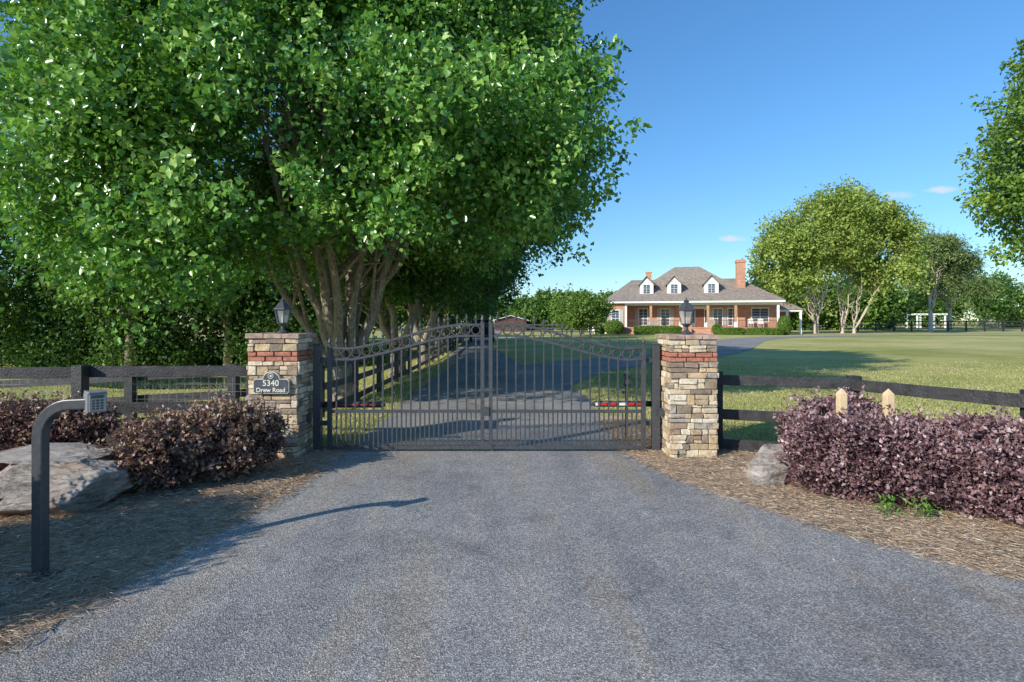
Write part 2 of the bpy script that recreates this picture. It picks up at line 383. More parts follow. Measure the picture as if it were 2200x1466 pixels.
def catmull(P,n=8):
    r=[]
    for i in range(len(P)-1):
        p0=P[max(i-1,0)];p1=P[i];p2=P[i+1];p3=P[min(i+2,len(P)-1)]
        for k in range(n):
            t=k/n
            r.append(tuple(.5*((2*p1[c])+(-p0[c]+p2[c])*t+(2*p0[c]-5*p1[c]+4*p2[c]-p3[c])*t*t+(-p0[c]+3*p1[c]-3*p2[c]+p3[c])*t**3) for c in range(len(p1))))
    r.append(tuple(P[-1])); return r
cc_=catmull(cen); w=1.75; prev=None
for i in range(len(cc_)):
    a=Vector(cc_[max(i-1,0)]);b=Vector(cc_[min(i+1,len(cc_)-1)]);t=(b-a).normalized();n_=Vector((-t.y,t.x)); c=Vector(cc_[i])
    w2=w*(.6+.4*min(1,i/8))
    cur=(c+n_*w2,c-n_*w2)
    if prev: mb.add([(prev[0].x,prev[0].y,.016),(prev[1].x,prev[1].y,.016),(cur[1].x,cur[1].y,.016),(cur[0].x,cur[0].y,.016)],[(0,1,2,3)])
    prev=cur
mb.obj('asphalt_driveway',[M['asphalt']])
mb=MB(); strip(mb,list(np.arange(-3,7.45,.1)),lambda y:-13,lambda y:XL(y)+.02+.0,.004)
mb.obj('pine_straw_bed',[M['bed']])
mb=MB(); strip(mb,list(np.arange(-3,9.6,.1)),lambda y:XR(y)-.02,lambda y:11 if y<6.0 else (4.4+.2*math.sin(y*9) if y<7.2 else 2.5+.25*math.sin(y*5)-.25*(y-7.2)),.005)
mb.obj('pine_straw_bed.001',[M['bed']])
def needles(n,xr,yr,keep,seed):
    rng=np.random.default_rng(seed)
    x=rng.uniform(*xr,n); y=yr[0]+(yr[1]-yr[0])*rng.uniform(0,1,n)**1.25
    k=keep(x,y,rng); x=x[k];y=y[k];n=len(x)
    C=np.stack([x,y,rng.uniform(.008,.035,n)],1)
    a=rng.uniform(0,6.28,n); U=np.stack([np.cos(a),np.sin(a),rng.normal(0,.12,n)],1)
    NN=np.stack([rng.normal(0,.3,n),rng.normal(0,.3,n),np.ones(n)],1)
    return C,U,NN,rng.uniform(.05,.16,n),rng.uniform(.0018,.0042,n),rng.beta(2,2,n)
vl=np.vectorize(XL); vr=np.vectorize(XR)
a=needles(75000,(-6.5,-1.8),(2.0,7.4),lambda x,y,r:x<vl(y)+.14*(r.uniform(0,1,len(x))**3)-.0,3)
leaf_mesh('pine_straw_litter',*a,M['straw'])
a=needles(75000,(1.2,6.2),(2.3,9.2),lambda x,y,r:(x>vr(y)-.14*(r.uniform(0,1,len(x))**3))&((y<7.1)|(x<2.3)),4)
leaf_mesh('pine_straw_litter.001',*a,M['straw'])
rng=np.random.default_rng(5); n=500
x=np.concatenate([rng.uniform(-2.2,3,170),rng.uniform(-5,-2.1,170),rng.uniform(2,5,160)]); 
C=np.stack([x,rng.uniform(2.3,7.2,n),np.where(np.arange(n)<170,.014,.04)],1); an=rng.uniform(0,6.28,n)
on=(C[:,0]>vl(C[:,1])-.02)&(C[:,0]<vr(C[:,1])+.02)
C[:,2]=np.where(on,.0125,.035)
k=np.where(on,.3,1)
leaf_mesh('fallen_leaves',C,np.stack([np.cos(an),np.sin(an),np.where(on,.02,rng.normal(0,.15,n))],1),np.stack([rng.normal(0,.3,n)*k*.3,rng.normal(0,.3,n)*k*.3,np.ones(n)],1),rng.uniform(.015,.05,n),rng.uniform(.01,.03,n)*k,rng.uniform(0,1,n),M['straw'])
def grass(n,fn,seed,name,hgt=.055,clump=True):
    rng=np.random.default_rng(seed); x,y,z=fn(rng,n); n=len(x)
    C=np.stack([x,y,z],1); U=np.stack([rng.normal(0,.6,n),rng.normal(0,.6,n),np.ones(n)],1)
    NN=np.stack([rng.normal(size=n),rng.normal(size=n),rng.normal(0,.2,n)],1)
    pat=np.sin(x*1.3+2*np.sin(y*.7))*np.sin(y*1.1)*.15
    leaf_mesh(name,C,U,NN,hgt*rng.uniform(.5,1.6,n),.009*rng.uniform(.7,1.5,n)*(1+y*.05),np.clip(rng.beta(2,2,n)+pat,0,1),M['blade'],None,.02)
def gr(rng,n):
    y=7.2+16*rng.uniform(0,1,n)**1.6; x=rng.uniform(0,1,n)*(y*.95-1.4)+1.4
    k=(x>vr(y)+.05)&~((y<9.5)&(x<2.5-.25*(y-7.2)))&(rng.uniform(0,1,n)<np.clip((23.5-y)/8,.03,1))
    P=np.array([c[:2] for c in cc_]); 
    d=np.min(np.hypot(x[:,None]-P[None,:40,0],y[:,None]-P[None,:40,1]),1); k&=d>1.75
    return x[k],y[k],np.zeros(k.sum())
grass(100000,gr,21,'lawn_grass_blades',.038)
def gl(rng,n):
    y=7.5+16*rng.uniform(0,1,n)**1.4; x=-2.15-rng.uniform(0,1,n)*(y*.8)
    return x,y,H(x,y)
grass(80000,gl,22,'lawn_grass_blades.001',.06)
# ------------------------------------------------------------ pillars
def pillar(name,x0,x1,y0,y1,zt):
    e=empty(name,((x0+x1)/2,(y0+y1)/2,0)); cx,cy=e.location[0],e.location[1]
    hw=(x1-x0)/2; hd=(y1-y0)/2; ins=.03
    mb=MB(); mb.box(-hw+ins,hw-ins,-hd+ins,hd-ins,-.05,zt-.05); mb.obj('core',[M['mortar']],e)
    mb=MB(); bz0,bz1=zt-.32,zt-.205
    def rows(a,b):
        z=a
        while z<b-.02:
            h=random.uniform(.04,.125); h=min(h,b-z)
            if b-z-h<.04: h=b-z
            for side in range(4):
                W=hw if side%2==0 else hd; D=hd if side%2==0 else hw
                u=-W-.003
                while u<W-.01:
                    L=random.uniform(.07,.26)*(1 if h<.08 else .85)
                    if W-u-L<.06: L=W-u+.003
                    pr=random.uniform(-.010,.020); g=.0035
                    parts=[(z,z+h)] if (h<.08 or random.random()<.5) else [(z,z+h*(f:=random.uniform(.35,.65))),(z+h*f,z+h)]
                    for (za,zb_) in parts:
                        x_a,x_b=u+g,u+L-g; ya=-D-pr-random.uniform(0,.008); yb=-D+.05
                        vs=[]
                        j=.007
                        for zz in(za+g,zb_-g):
                            for yy in(ya,yb):
                                for xx in(x_a,x_b):
                                    q=(xx+random.uniform(-j,j),yy+random.uniform(-j,j)*.8,zz+random.uniform(-j,j)*.8)
                                    an=side*math.pi/2; c,s=math.cos(an),math.sin(an)
                                    vs.append((q[0]*c-q[1]*s,q[0]*s+q[1]*c,q[2]))
                        mb.add(vs,[(0,2,3,1),(4,5,7,6),(0,1,5,4),(1,3,7,5),(3,2,6,7),(2,0,4,6)],0)
                    u+=L
            z+=h
    rows(0,bz0); rows(bz1,zt-.055)
    mb.obj('ledge_stones',[M['stone']],e,False,.007,2)
    mb=MB()
    for r_ in range(2):
        z=bz0+r_*(bz1-bz0)/2; h=(bz1-bz0)/2
        for side in range(4):
            W=(hw if side%2==0 else hd)+.004; D=(hd if side%2==0 else hw)+.004; u=-W-(.1 if r_ else 0)
            while u<W-.01:
                a=max(u,-W); b=min(u+.195,W); an=side*math.pi/2; c,s=math.cos(an),math.sin(an); vs=[]
                pr=random.uniform(0,.006)
                if b-a>.02:
                    for zz in(z+.005,z+h-.005):
                        for yy in(-D-pr,-D+.05):
                            for xx in(a+.004,b-.004):
                                vs.append((xx*c-yy*s,xx*s+yy*c,zz+random.uniform(-.002,.002)))
                    mb.add(vs,[(0,2,3,1),(4,5,7,6),(0,1,5,4),(1,3,7,5),(3,2,6,7),(2,0,4,6)],0)
                u+=.203
    mb.obj('brick_band',[M['pbrick']],e,False,.004,2)
    mb=MB(); o=.03; n=3
    for i in range(n):
        for j in range(n):
            a=-hw-o+(2*hw+2*o)*i/n; b=-hw-o+(2*hw+2*o)*(i+1)/n; c=-hd-o+(2*hd+2*o)*j/n; d=-hd-o+(2*hd+2*o)*(j+1)/n
            mb.box(a+.003,b-.003,c+.003,d-.003,zt-.055,zt+random.uniform(-.006,.004),0,.003)
    mb.box(-hw,hw,-hd,hd,zt-.06,zt-.01,1)
    mb.obj('cap',[M['pcap'],M['mortar']],e,False,.008,2)
    return e
pillar('stone_pillar',-3.07,-2.50,6.63,7.20,1.45)
pillar('stone_pillar.001',1.84,2.39,6.63,7.18,1.44)
def lantern(name,x,y,z):
    e=empty(name,(x,y,z)); mb=MB()
    mb.lathe((0,0,0),[(.065,0),(.07,.012),(.045,.03),(.022,.05),(.02,.085),(.045,.10),(.05,.115)],16)
    n=6
    mb.lathe((0,0,.112),[(.052,0),(.075,.004),(.078,.014)],n)
    for k in range(n):
        a=2*math.pi*k/n
        mb.beam((.062*math.cos(a),.062*math.sin(a),.125),(.098*math.cos(a),.098*math.sin(a),.285),.009,.009)
    mb.lathe((0,0,.284),[(.10,0),(.118,.004),(.112,.018),(.09,.035),(.05,.085),(.03,.098),(.028,.106),(.04,.112),(.03,.122),(.01,.135),(.008,.15),(.001,.16)],n)
    mb.obj('frame',[M['iron']],e,False,.0015,1)
    mb=MB(); mb.lathe((0,0,.125),[(.055,0),(.091,.158)],n); mb.obj('glass',[M['lampglass']],e)
    mb=MB(); mb.tube([(0,0,.13),(0,0,.20)],.014,8); mb.obj('candle_tube',[M['white']],e)
    return e
lantern('pillar_lantern',-2.79,6.92,1.452); lantern('pillar_lantern.001',2.115,6.9,1.442)
m=M['lampglass']; nt=m.node_tree; b=[n for n in nt.nodes if n.type=='BSDF_PRINCIPLED'][0]; o=[n for n in nt.nodes if n.type=='OUTPUT_MATERIAL'][0]
tr=N(nt,'ShaderNodeBsdfTransparent'); ms=N(nt,'ShaderNodeMixShader'); ms.inputs[0].default_value=.45
nt.links.new(tr.outputs[0],ms.inputs[1]); nt.links.new(b.outputs[0],ms.inputs[2]); nt.links.new(ms.outputs[0],o.inputs[0])
def sign():
    e=empty('address_sign',(-2.785,6.585,.845)); mb=MB()
    W,Hh=.205,.085
    def prof(W,Hh,arch,ar):
        p=[(-W+.02,-Hh),(W-.02,-Hh),(W,-Hh+.02),(W,Hh-.02),(W-.02,Hh),(ar,Hh)]
        for k in range(1,12):
            a=math.pi*k/12; p.append((ar*math.cos(a),Hh+arch*math.sin(a)))
        p+=[(-ar,Hh),(-W+.02,Hh),(-W,Hh-.02),(-W,-Hh+.02)]; return p
    def ext(mb,p,y0,y1,mi):
        n=len(p); vs=[(x,y0,z) for x,z in p]+[(x,y1,z) for x,z in p]
        fs=[tuple(range(n)),tuple(range(2*n-1,n-1,-1))]+[(i,i+n,(i+1)%n+n,(i+1)%n) for i in range(n)]
        mb.add(vs,fs,mi)
    ext(mb,prof(W,Hh,.085,.095),-.012,.03,1); ext(mb,prof(W-.006,Hh-.006,.083,.090),-.015,-.0125,0)
    mb.obj('plaque',[M['plaque'],M['letters']],e)
    mb=MB(); mb.tube([(.03*math.cos(a),-.019,.120+.03*math.sin(a)) for a in np.linspace(0,2*math.pi,20,endpoint=False)],.0045,6,0,True)
    mb.box(-.011,.011,-.021,-.016,.109,.131); mb.obj('mark',[M['letters']],e)
    for t,z,s in(('5340',.006,.096),('Drew Road',-.066,.072)):
        c=bpy.data.curves.new('lettering','FONT'); c.body=t; c.size=s; c.align_x='CENTER'; c.extrude=.002; c.offset=.0016
        o=link(bpy.data.objects.new('lettering_'+t.replace(' ','_').lower(),c)); c.materials.append(M['letters'])
        o.parent=e; o.location=(0,-.018,z); o.rotation_euler=(math.pi/2,0,0)
sign()
# ------------------------------------------------------------ gate
def gate():
    e=empty('iron_driveway_gate',(-.31,6.93,0)); e0=e.location
    half=1.93
    def ztop(x):
        t=1-abs(x)/half
        return 1.285+.27*float(sstep(np.array(min(1,max(0,(t-.12)/.75)))))-.02*math.exp(-((t-.12)/.1)**2)
    for sgn,nm in((-1,'left_leaf'),(1,'right_leaf')):
        mb=MB(); xa,xb=.03,half
        for xx,w,zt in((xa+.02,.045,ztop(0)+.02),(xb-.02,.05,ztop(half)+.02)):
            mb.box(sgn*xx-w/2,sgn*xx+w/2,-.025,.025,.04,zt)
        for z,h in((.065,.04),(.50,.035)):
            mb.box(min(sgn*(xa+.044),sgn*(xb-.046)),max(sgn*(xa+.044),sgn*(xb-.046)),-.018,.018,z-h/2,z+h/2)
        for dz in(0,-.135):
            xs=np.linspace(xa+.03,xb-.03,28)
            mb.tube([(sgn*x,0,ztop(x)+dz) for x in xs],.019,4,0,rot=math.pi/4)
        k=15
        for i in range(k):
            x=xa+.10+(xb-xa-.2)*i/(k-1); zc=ztop(x)-.0675
            mb.tube([(sgn*x+.052*math.cos(a),0,zc+.052*math.sin(a)) for a in np.linspace(0,2*math.pi,18,endpoint=False)],.0085,6,0,True)
        n=16
        for i in range(n):
            x=xa+.044+(xb-xa-.09)*(i+.5)/n; zt=ztop(x)
            mb.box(sgn*x-.009,sgn*x+.009,-.009,.009,.06,zt-.135)
            mb.box(sgn*x-.009,sgn*x+.009,-.009,.009,zt,zt+.05)
            mb.lathe((sgn*x,0,zt+.045),[(.006,0),(.017,.006),(.009,.014),(.021,.032),(.011,.06),(.001,.09)],6)
        for i in range(n-1):
            x=xa+.044+(xb-xa-.09)*(i+1)/n
            mb.box(sgn*x-.008,sgn*x+.008,-.008,.008,.06,.50)
        for x in(xa+.02,xb-.02):
            zt=ztop(x)+.02; mb.lathe((sgn*x,0,zt),[(.026,0),(.03,.01),(.012,.02),(.024,.045),(.012,.075),(.001,.1)],8)
        mb.obj(nm,[M['iron']],e,False,.002,1)
    mb=MB()
    for px in(-2.07,2.07):
        mb.box(px-.045,px+.045,.0,.09,-.02,1.31); mb.box(px-.05,px+.05,-.005,.095,1.311,1.325)
        s=1 if px<0 else -1
        for z in(.35,1.12): mb.box(min(px+s*.046,px+s*.14),max(px+s*.046,px+s*.14),.02,.05,z-.03,z+.03)
    mb.obj('hinge_posts',[M['iron']],e,False,.004,1)
    mb=MB(); mb.box(-.035,.035,-.04,-.027,.45,.56); mb.obj('latch',[M['iron']],e,False,.003,1)
gate()
def opener(name,xa,xb,y,z,red):
    e=empty(name,(xa,y,z)); s=1 if xb>xa else -1; L=abs(xb-xa); mb=MB()
    mb.tube([(0,0,0),(s*L,0,0)],.038,14)
    mb.tube([(s*L*.97,0,0),(s*(L*1.06),-.04,0)],.02,8)
    mb.box(min(0,-s*.10),max(0,-s*.10),-.03,.03,-.04,.03)
    mb.obj('cylinder',[M['iron']],e,True)
    mb=MB()
    def band(a,b,z0,z1): mb.box(min(s*L*a,s*L*b),max(s*L*a,s*L*b),-.043,-.033,z0,z1)
    if red:
        for a,b in((.12,.42),(.58,.90)): band(a,b,-.016,.018)
        mb.obj('red_tape',[M['red']],e)
        mb=MB(); band(.43,.57,-.016,.018); band(.91,.98,-.016,.018); mb.obj('white_tape',[M['white']],e)
    else:
        band(.15,.9,-.006,.006); mb.obj('red_tape',[M['red']],e)
opener('gate_opener',-2.33,-1.62,7.08,.56,False); opener('gate_opener.001',1.73,1.02,7.08,.57,True)
mb=MB(); mb.tube([(0,0,-.02),(0,0,.85)],.022,8); mb.box(-.04,.04,-.03,.03,.72,.90); mb.box(-.07,-.03,-.02,.02,.62,.66)
o=mb.obj('sensor_post',[M['iron']],None,False,.004,1); o.location=(1.55,7.7,0)
mb=MB(); mb.box(-.02,.02,-.02,.02,-.05,.05); mb.box(-.026,-.02,-.012,.012,-.03,.02)
o=mb.obj('photo_eye_sensor',[M['iron']],None,False,.004,1); o.location=(1.80,6.85,.50)
mb=MB(); mb.box(-.02,.02,-.02,.02,-.05,.05); mb.box(.02,.026,-.012,.012,-.03,.02)
o=mb.obj('photo_eye_sensor.001',[M['iron']],None,False,.004,1); o.location=(-2.46,6.9,.42)
# ------------------------------------------------------------ fences
def rail_fence(name,pts,zt,rails,postw=.11,rh=.125,zf=None,posth=.06,every=None,side=-1,base=None):
    e=empty(name,(pts[0][0],pts[0][1],0)); ox,oy=pts[0][0],pts[0][1]
    mb=MB(); P=[]
    for a,b in zip(pts[:-1],pts[1:]):
        L=math.hypot(b[0]-a[0],b[1]-a[1]); k=max(1,round(L/every)) if every else 1
        for i in range(k): P.append((a[0]+(b[0]-a[0])*i/k,a[1]+(b[1]-a[1])*i/k))
    P.append(pts[-1])
    g=lambda p:float(H(p[0],p[1]))
    for i,p in enumerate(P):
        z=g(p); j=random.uniform(-.01,.01)
        mb.box(p[0]-ox-postw/2,p[0]-ox+postw/2,p[1]-oy-postw/2,p[1]-oy+postw/2,z-.1,z+zt+posth+j)
    for a,b in zip(P[:-1],P[1:]):
        d=Vector((b[0]-a[0],b[1]-a[1],0)).normalized(); n=Vector((d.y,-d.x,0))*side*(-1)
        off=n*(postw/2+.018)
        for r in rails:
            pa=Vector((a[0]-ox,a[1]-oy,g(a)+r-rh/2+random.uniform(-.01,.01)))+off-d*.05; pb=Vector((b[0]-ox,b[1]-oy,g(b)+r-rh/2+random.uniform(-.01,.01)))+off+d*.05
            mb.beam(pa,pb,.035,rh)
    mb.obj('posts_and_rails',[M['fence']],e,False,.004,1)
    return e
rail_fence('black_rail_fence',[(2.56,7.12),(3.98,6.62),(4.75,5.2),(5.3,3.8)],.94,[.93,.52,.15],.12,.125,side=-1,posth=.03)
e=rail_fence('black_rail_fence.001',[(-3.2,7.05),(-5.2,6.85),(-8.5,6.3)],1.05,[1.05,.60,.2],.13,.135,side=-1,posth=.02)
mb=MB()
for k in range(22): 
    x=-3.2-k*.1; mb.box(x-.0015,x+.0015,7.13,7.133,.02,1.0)
for k in range(50):
    x=-5.4-k*.1; mb.box(x-.0015,x+.0015,7.05,7.053,.02,1.0)
for k in range(11):
    z=.05+k*.095; mb.box(-5.3,-3.2,7.134,7.137,z-.0015,z+.0015); mb.box(-10.4,-5.4,7.054,7.057,z-.0015,z+.0015)
mb.obj('wire_mesh_fence',[M['silver']])
rail_fence('black_rail_fence.002',[(-3.6,10.2),(-4.6,9.4),(-6.3,9.4),(-9,9.7),(-16,11)],1.05,[1.05,.68,.3],.14,.13,side=-1)
rail_fence('black_rail_fence.003',[(-3.5,10.4),(-3.6,20),(-3.9,34),(-4.6,62)],1.1,[1.1,.7,.3],.12,.13,every=2.4,side=-1)
rail_fence('black_rail_fence.004',[(52,90),(80,86),(120,72)],1.6,[1.6,1.05,.5],.18,.16,every=2.6)
rail_fence('black_rail_fence.005',[(-1,72),(9,66),(11,70)],1.2,[1.2,.8,.4],.14,.14,every=2.6)
for i,(x,y) in enumerate(((3.14,5.42),(3.56,5.38))):
    mb=MB(); w=.036
    mb.add([(-w,-w,-.1),(w,-w,-.1),(w,w,-.1),(-w,w,-.1),(-w,-w,.91),(w,-w,.91),(w,w,.91),(-w,w,.91),(0,0,.965)],
      [(0,3,2,1),(0,1,5,4),(1,2,6,5),(2,3,7,6),(3,0,4,7),(4,5,8),(5,6,8),(6,7,8),(7,4,8)])
    o=mb.obj('wooden_stake' if i==0 else 'wooden_stake.001',[M['rawwood']],None,False,.003,1); o.location=(x,y,0)
# ------------------------------------------------------------ keypad pedestal
def keypad():
    e=empty('keypad_pedestal',(-2.95,3.56,0)); mb=MB()
    s=.037; pts=[(0,0,-.02),(0,0,.45),(0,0,.86)]
    for k in range(1,11):
        a=math.pi/2*k/10; pts.append((.20-.20*math.cos(a),0,.88+.20*math.sin(a)))
    pts.append((.31,0,1.085))
    mb.tube(pts,s*1.28,4,0,rot=math.pi/4); mb.obj('gooseneck_post',[M['iron']],e,False,.008,2)
    mb=MB(); mb.box(-.10,.10,-.08,.08,.0,.012); mb.obj('base_plate',[M['iron']],e,False,.003,1)
    h=empty('keypad_head',(.345,0,1.10)); h.parent=e; h.rotation_euler=(0,0,math.radians(-38))
    mb=MB(); mb.box(-.045,.03,-.052,.052,-.07,.05); mb.add([(-.045,-.052,.0505),(.05,-.052,.0505),(.05,.052,.0505),(-.045,.052,.0505),(-.04,-.05,.066),(.045,-.05,.06),(.045,.05,.06),(-.04,.05,.066)],[(0,3,2,1),(4,5,6,7),(0,1,5,4),(1,2,6,5),(2,3,7,6),(3,0,4,7)])
    mb.obj('housing',[M['keygrey']],h,False,.004,2)
    mb=MB(); mb.box(.0301,.036,-.045,.045,-.062,.046); mb.obj('face',[M['keyface']],h,False,.002,1)
    mb=MB(); mb.box(.0362,.039,-.035,.035,.020,.039)
    for r in range(4):
        for c in range(3):
            y=-.023+c*.023; z=.006-r*.017; mb.box(.0362,.041,y-.007,y+.007,z-.0055,z+.0055)
    mb.obj('keys_and_screen',[M['plaque']],h,False,.001,1)
keypad()
# ------------------------------------------------------------ boulders
def boulder(name,parts,seed):
    e=empty(name,(parts[0][0],parts[0][1],0))
    import bmesh
    for i,(x,y,z,rx,ry,rz_,rot) in enumerate(parts):
        bm=bmesh.new(); bmesh.ops.create_icosphere(bm,subdivisions=6,radius=1)
        rr=random.Random(seed*10+i); pl=[]
        for _ in range(13):
            n=Vector((rr.gauss(0,1),rr.gauss(0,1),rr.gauss(0,.8))).normalized(); pl.append((n,rr.uniform(.70,.98)))
        for v in bm.verts:
            d=v.co.copy(); p=5; k=(abs(d.x)**p+abs(d.y)**p+abs(d.z)**p)**(-1/p); q=d*k
            for n,o_ in pl:
                t=q.dot(n)-o_
                if t>0: q-=n*t
            lay=math.floor((q.z+.12*noise.noise(q*1.5))*4.0)
            nn=noise.noise(q*1.6+Vector((seed,i*3,0)))*.08+noise.noise(q*6+Vector((seed,0,i)))*.03+noise.noise(q*16)*.015+.06*noise.noise(Vector((lay*3.7,seed,q.x*1.2)))
            q*=(1+nn)
            if i==0: q.x+=.22*q.z
            v.co=Vector((q.x*rx,q.y*ry,q.z*rz_))
        me=bpy.data.meshes.new('rock'); bm.to_mesh(me); bm.free(); me.materials.append(M['rock'])
        o=link(bpy.data.objects.new('rock_mass' if i==0 else 'rock_slab',me)); o.parent=e
        o.location=(x-parts[0][0],y-parts[0][1],z); o.rotation_euler=(0,0,rot)
boulder('boulder',[(-4.02,4.93,.14,.74,.42,.29,.1),(-4.08,5.02,.42,.52,.30,.06,.12)],1.3)
boulder('boulder.001',[(2.60,5.70,.13,.27,.2,.28,.3)],5.1)
boulder('boulder.002',[(-3.75,5.75,.06,.25,.2,.14,.3)],9.1)
# ------------------------------------------------------------ shrubs
def shrub(name,blobs,nleaf,L,mat,seed,shoots=200,p=3.0,sprig=0,rough=1.0,sl=.18):
    rng=np.random.default_rng(seed); e=empty(name,(blobs[0][0],blobs[0][1],0))
    Ps=[];Us=[];Ns=[];Rs=[]; tot=sum(b[3]*b[4]+b[4]*b[5]+b[3]*b[5] for b in blobs)
    mb=MB()
    for (cx,cy,cz,rx,ry,rz_,rot) in blobs:
        n=int(nleaf*(rx*ry+ry*rz_+rx*rz_)/tot); d=sph(n,rng); lo=Lobe(rng,.09*rough,10,5); lo2=Lobe(rng,.07*rough,12,15)
        k=(np.abs(d)**p).sum(1)**(-1/p); r=(lo(d)+lo2(d)-1)*k*(1-.34*rng.uniform(0,1,n)**1.4)
        q=d*r[:,None]*np.array([rx,ry,rz_]); c,s=math.cos(rot),math.sin(rot)
        q=np.stack([q[:,0]*c-q[:,1]*s,q[:,0]*s+q[:,1]*c,q[:,2]],1)+np.array([cx,cy,cz])
        keep=q[:,2]>.03; q=q[keep]; dd=lo2(d[keep])-1; od=nrm(q-np.array([cx,cy,cz])); n=len(q)
        Ps.append(q);Us.append(nrm(od*.5+rng.normal(size=(n,3))*.7+[0,0,.25]));Ns.append(nrm(od*.7+[0,0,.4]+rng.normal(size=(n,3))*.7))
        gn=np.sin(q@rng.normal(size=(3,4))*6+rng.uniform(0,6,4)).sum(1)*.07
        Rs.append(rng.normal(.42,.22,n)+gn+dd*1.5)
        m=int(shoots*rx); d=sph(m,rng); d[:,2]=np.abs(d[:,2]); k=(np.abs(d)**p).sum(1)**(-1/p); q=d*(k)[:,None]*np.array([rx,ry,rz_])*.95
        q=np.stack([q[:,0]*c-q[:,1]*s,q[:,0]*s+q[:,1]*c,q[:,2]],1)+np.array([cx,cy,cz])
        sd=nrm(nrm(d)*.7+[0,0,.7]+rng.normal(size=(m,3))*.35); ln=rng.uniform(.04,sl,m)
        t=np.tile(np.linspace(.1,1,9),m); Q=np.repeat(q,9,0)+np.repeat(sd*ln[:,None],9,0)*t[:,None]
        Ps.append(Q+rng.normal(size=Q.shape)*.006);Us.append(nrm(np.repeat(sd,9,0)*.6+rng.normal(size=Q.shape)*.6));Ns.append(nrm(rng.normal(size=Q.shape)+[0,0,.6]));Rs.append(rng.normal(.70,.18,len(Q)))
        for i in range(30):
            a=rng.uniform(0,6.28); rr=rng.uniform(.3,.85)
            tx=cx+rx*rr*math.cos(a)*c-ry*rr*math.sin(a)*s; ty=cy+rx*rr*math.cos(a)*s+ry*rr*math.sin(a)*c
            mb.tube(bez((cx+(tx-cx)*.35-e.location[0],cy+(ty-cy)*.35-e.location[1],-.02),(cx+(tx-cx)*.6-e.location[0],cy+(ty-cy)*.6-e.location[1],cz*.8),(tx-e.location[0],ty-e.location[1],cz+rz_*.6),5),[.012,.011,.01,.008,.006,.004],5)
    C=np.concatenate(Ps)-np.array([e.location[0],e.location[1],0])
    n=len(C); Ls=L*rng.uniform(.6,1.3,n)
    leaf_mesh('leaves',C,np.concatenate(Us),np.concatenate(Ns),Ls,Ls*.62,np.concatenate(Rs),mat,e)
    mb.obj('stems',[M['pwood']],e,True)
    for (sx,sy) in (sprig or []):
        m=60; q=rng.normal(size=(m,3))*[.06,.04,.04]+[sx-e.location[0],sy-e.location[1],.10]
        leaf_mesh('green_sprig',q,rng.normal(size=(m,3))+[0,0,.6],rng.normal(size=(m,3))+[0,0,1],.05,.02,rng.uniform(0,1,m),M['green_sprig'],e)
shrub('purple_shrub',[(3.38,5.17,.34,.78,.50,.35,-.55),(4.3,4.65,.35,.85,.55,.38,-.45),(5.2,4.2,.36,.7,.6,.40,-.4)],85000,.041,M['purple'],31,260,sprig=[(3.05,4.62),(3.3,4.55)])
shrub('purple_shrub.001',[(3.52,6.15,.40,.52,.33,.35,0)],18000,.042,M['purple'],32,200)
shrub('purple_shrub.002',[(-2.93,5.80,.37,.52,.38,.33,.62),(-3.38,5.42,.31,.38,.36,.29,0)],38000,.043,M['purpleb'],33,620,2.1,rough=1.5,sl=.22)
shrub('purple_shrub.003',[(-5.25,6.15,.36,.85,.42,.33,.05)],32000,.042,M['purpleb'],34,200)
shrub('purple_shrub.004',[(-4.55,2.35,.72,.60,.85,.72,0),(-4.5,3.2,.66,.5,.45,.62,0),(-3.98,3.92,.20,.17,.22,.20,0)],50000,.045,M['purpleb'],35,300,2.4,rough=1.4)
# ------------------------------------------------------------ trees
def zb1(p):
    x,y=p[:,0],p[:,1]
    f=np.interp(x,[-11,-9,-7.2,-5.6,-4.9,-4.3,-3.4,0,3],[4.2,3.3,1.9,.9,1.3,2.7,3.2,2.9,3.3])
    b=np.interp(x,[-11,-7,-5,0,3],[3.6,2.8,3.5,3.3,3.3])
    t=sstep((y-9.8)/2.0); return f*(1-t)+b*t+.25*np.sin(x*2.3)*np.sin(y*1.9)
TB=(-3.95,13.4,float(H(-3.95,13.4)))
tree('pear_tree',TB,(-4.1,13.4,6.1),(6.9,6.2,6.2),3900,84,.115,M['pear'],M['bark'],r0=.34,forkz=.95,nl=10,nsub=7,amp=.10,zb=zb1,gap=-.95,inner=.5,spread=.15,shoot=.62,seed=101,nb=150,rb=1.0,mixb=.62,lk=.9,aspect=.78,gf=1.6)
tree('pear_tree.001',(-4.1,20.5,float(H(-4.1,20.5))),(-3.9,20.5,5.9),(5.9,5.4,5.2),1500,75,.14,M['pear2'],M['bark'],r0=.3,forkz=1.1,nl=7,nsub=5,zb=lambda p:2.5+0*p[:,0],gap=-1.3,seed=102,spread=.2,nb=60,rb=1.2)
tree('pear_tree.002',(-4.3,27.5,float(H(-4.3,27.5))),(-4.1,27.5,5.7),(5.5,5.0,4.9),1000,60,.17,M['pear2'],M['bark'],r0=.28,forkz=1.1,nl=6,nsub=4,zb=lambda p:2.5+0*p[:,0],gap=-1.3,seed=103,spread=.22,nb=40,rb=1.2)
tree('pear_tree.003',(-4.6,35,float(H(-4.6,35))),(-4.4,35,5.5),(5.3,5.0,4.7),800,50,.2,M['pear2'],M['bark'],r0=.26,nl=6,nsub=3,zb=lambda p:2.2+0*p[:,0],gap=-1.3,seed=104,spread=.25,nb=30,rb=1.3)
tree('pear_tree.004',(-5.0,44,float(H(-5.0,44))),(-4.8,44,5.4),(5.2,5.0,4.6),650,50,.24,M['pear2'],M['bark'],r0=.26,nl=6,nsub=3,zb=lambda p:2.0+0*p[:,0],gap=-1.3,seed=105,spread=.28,nb=30,rb=1.3)
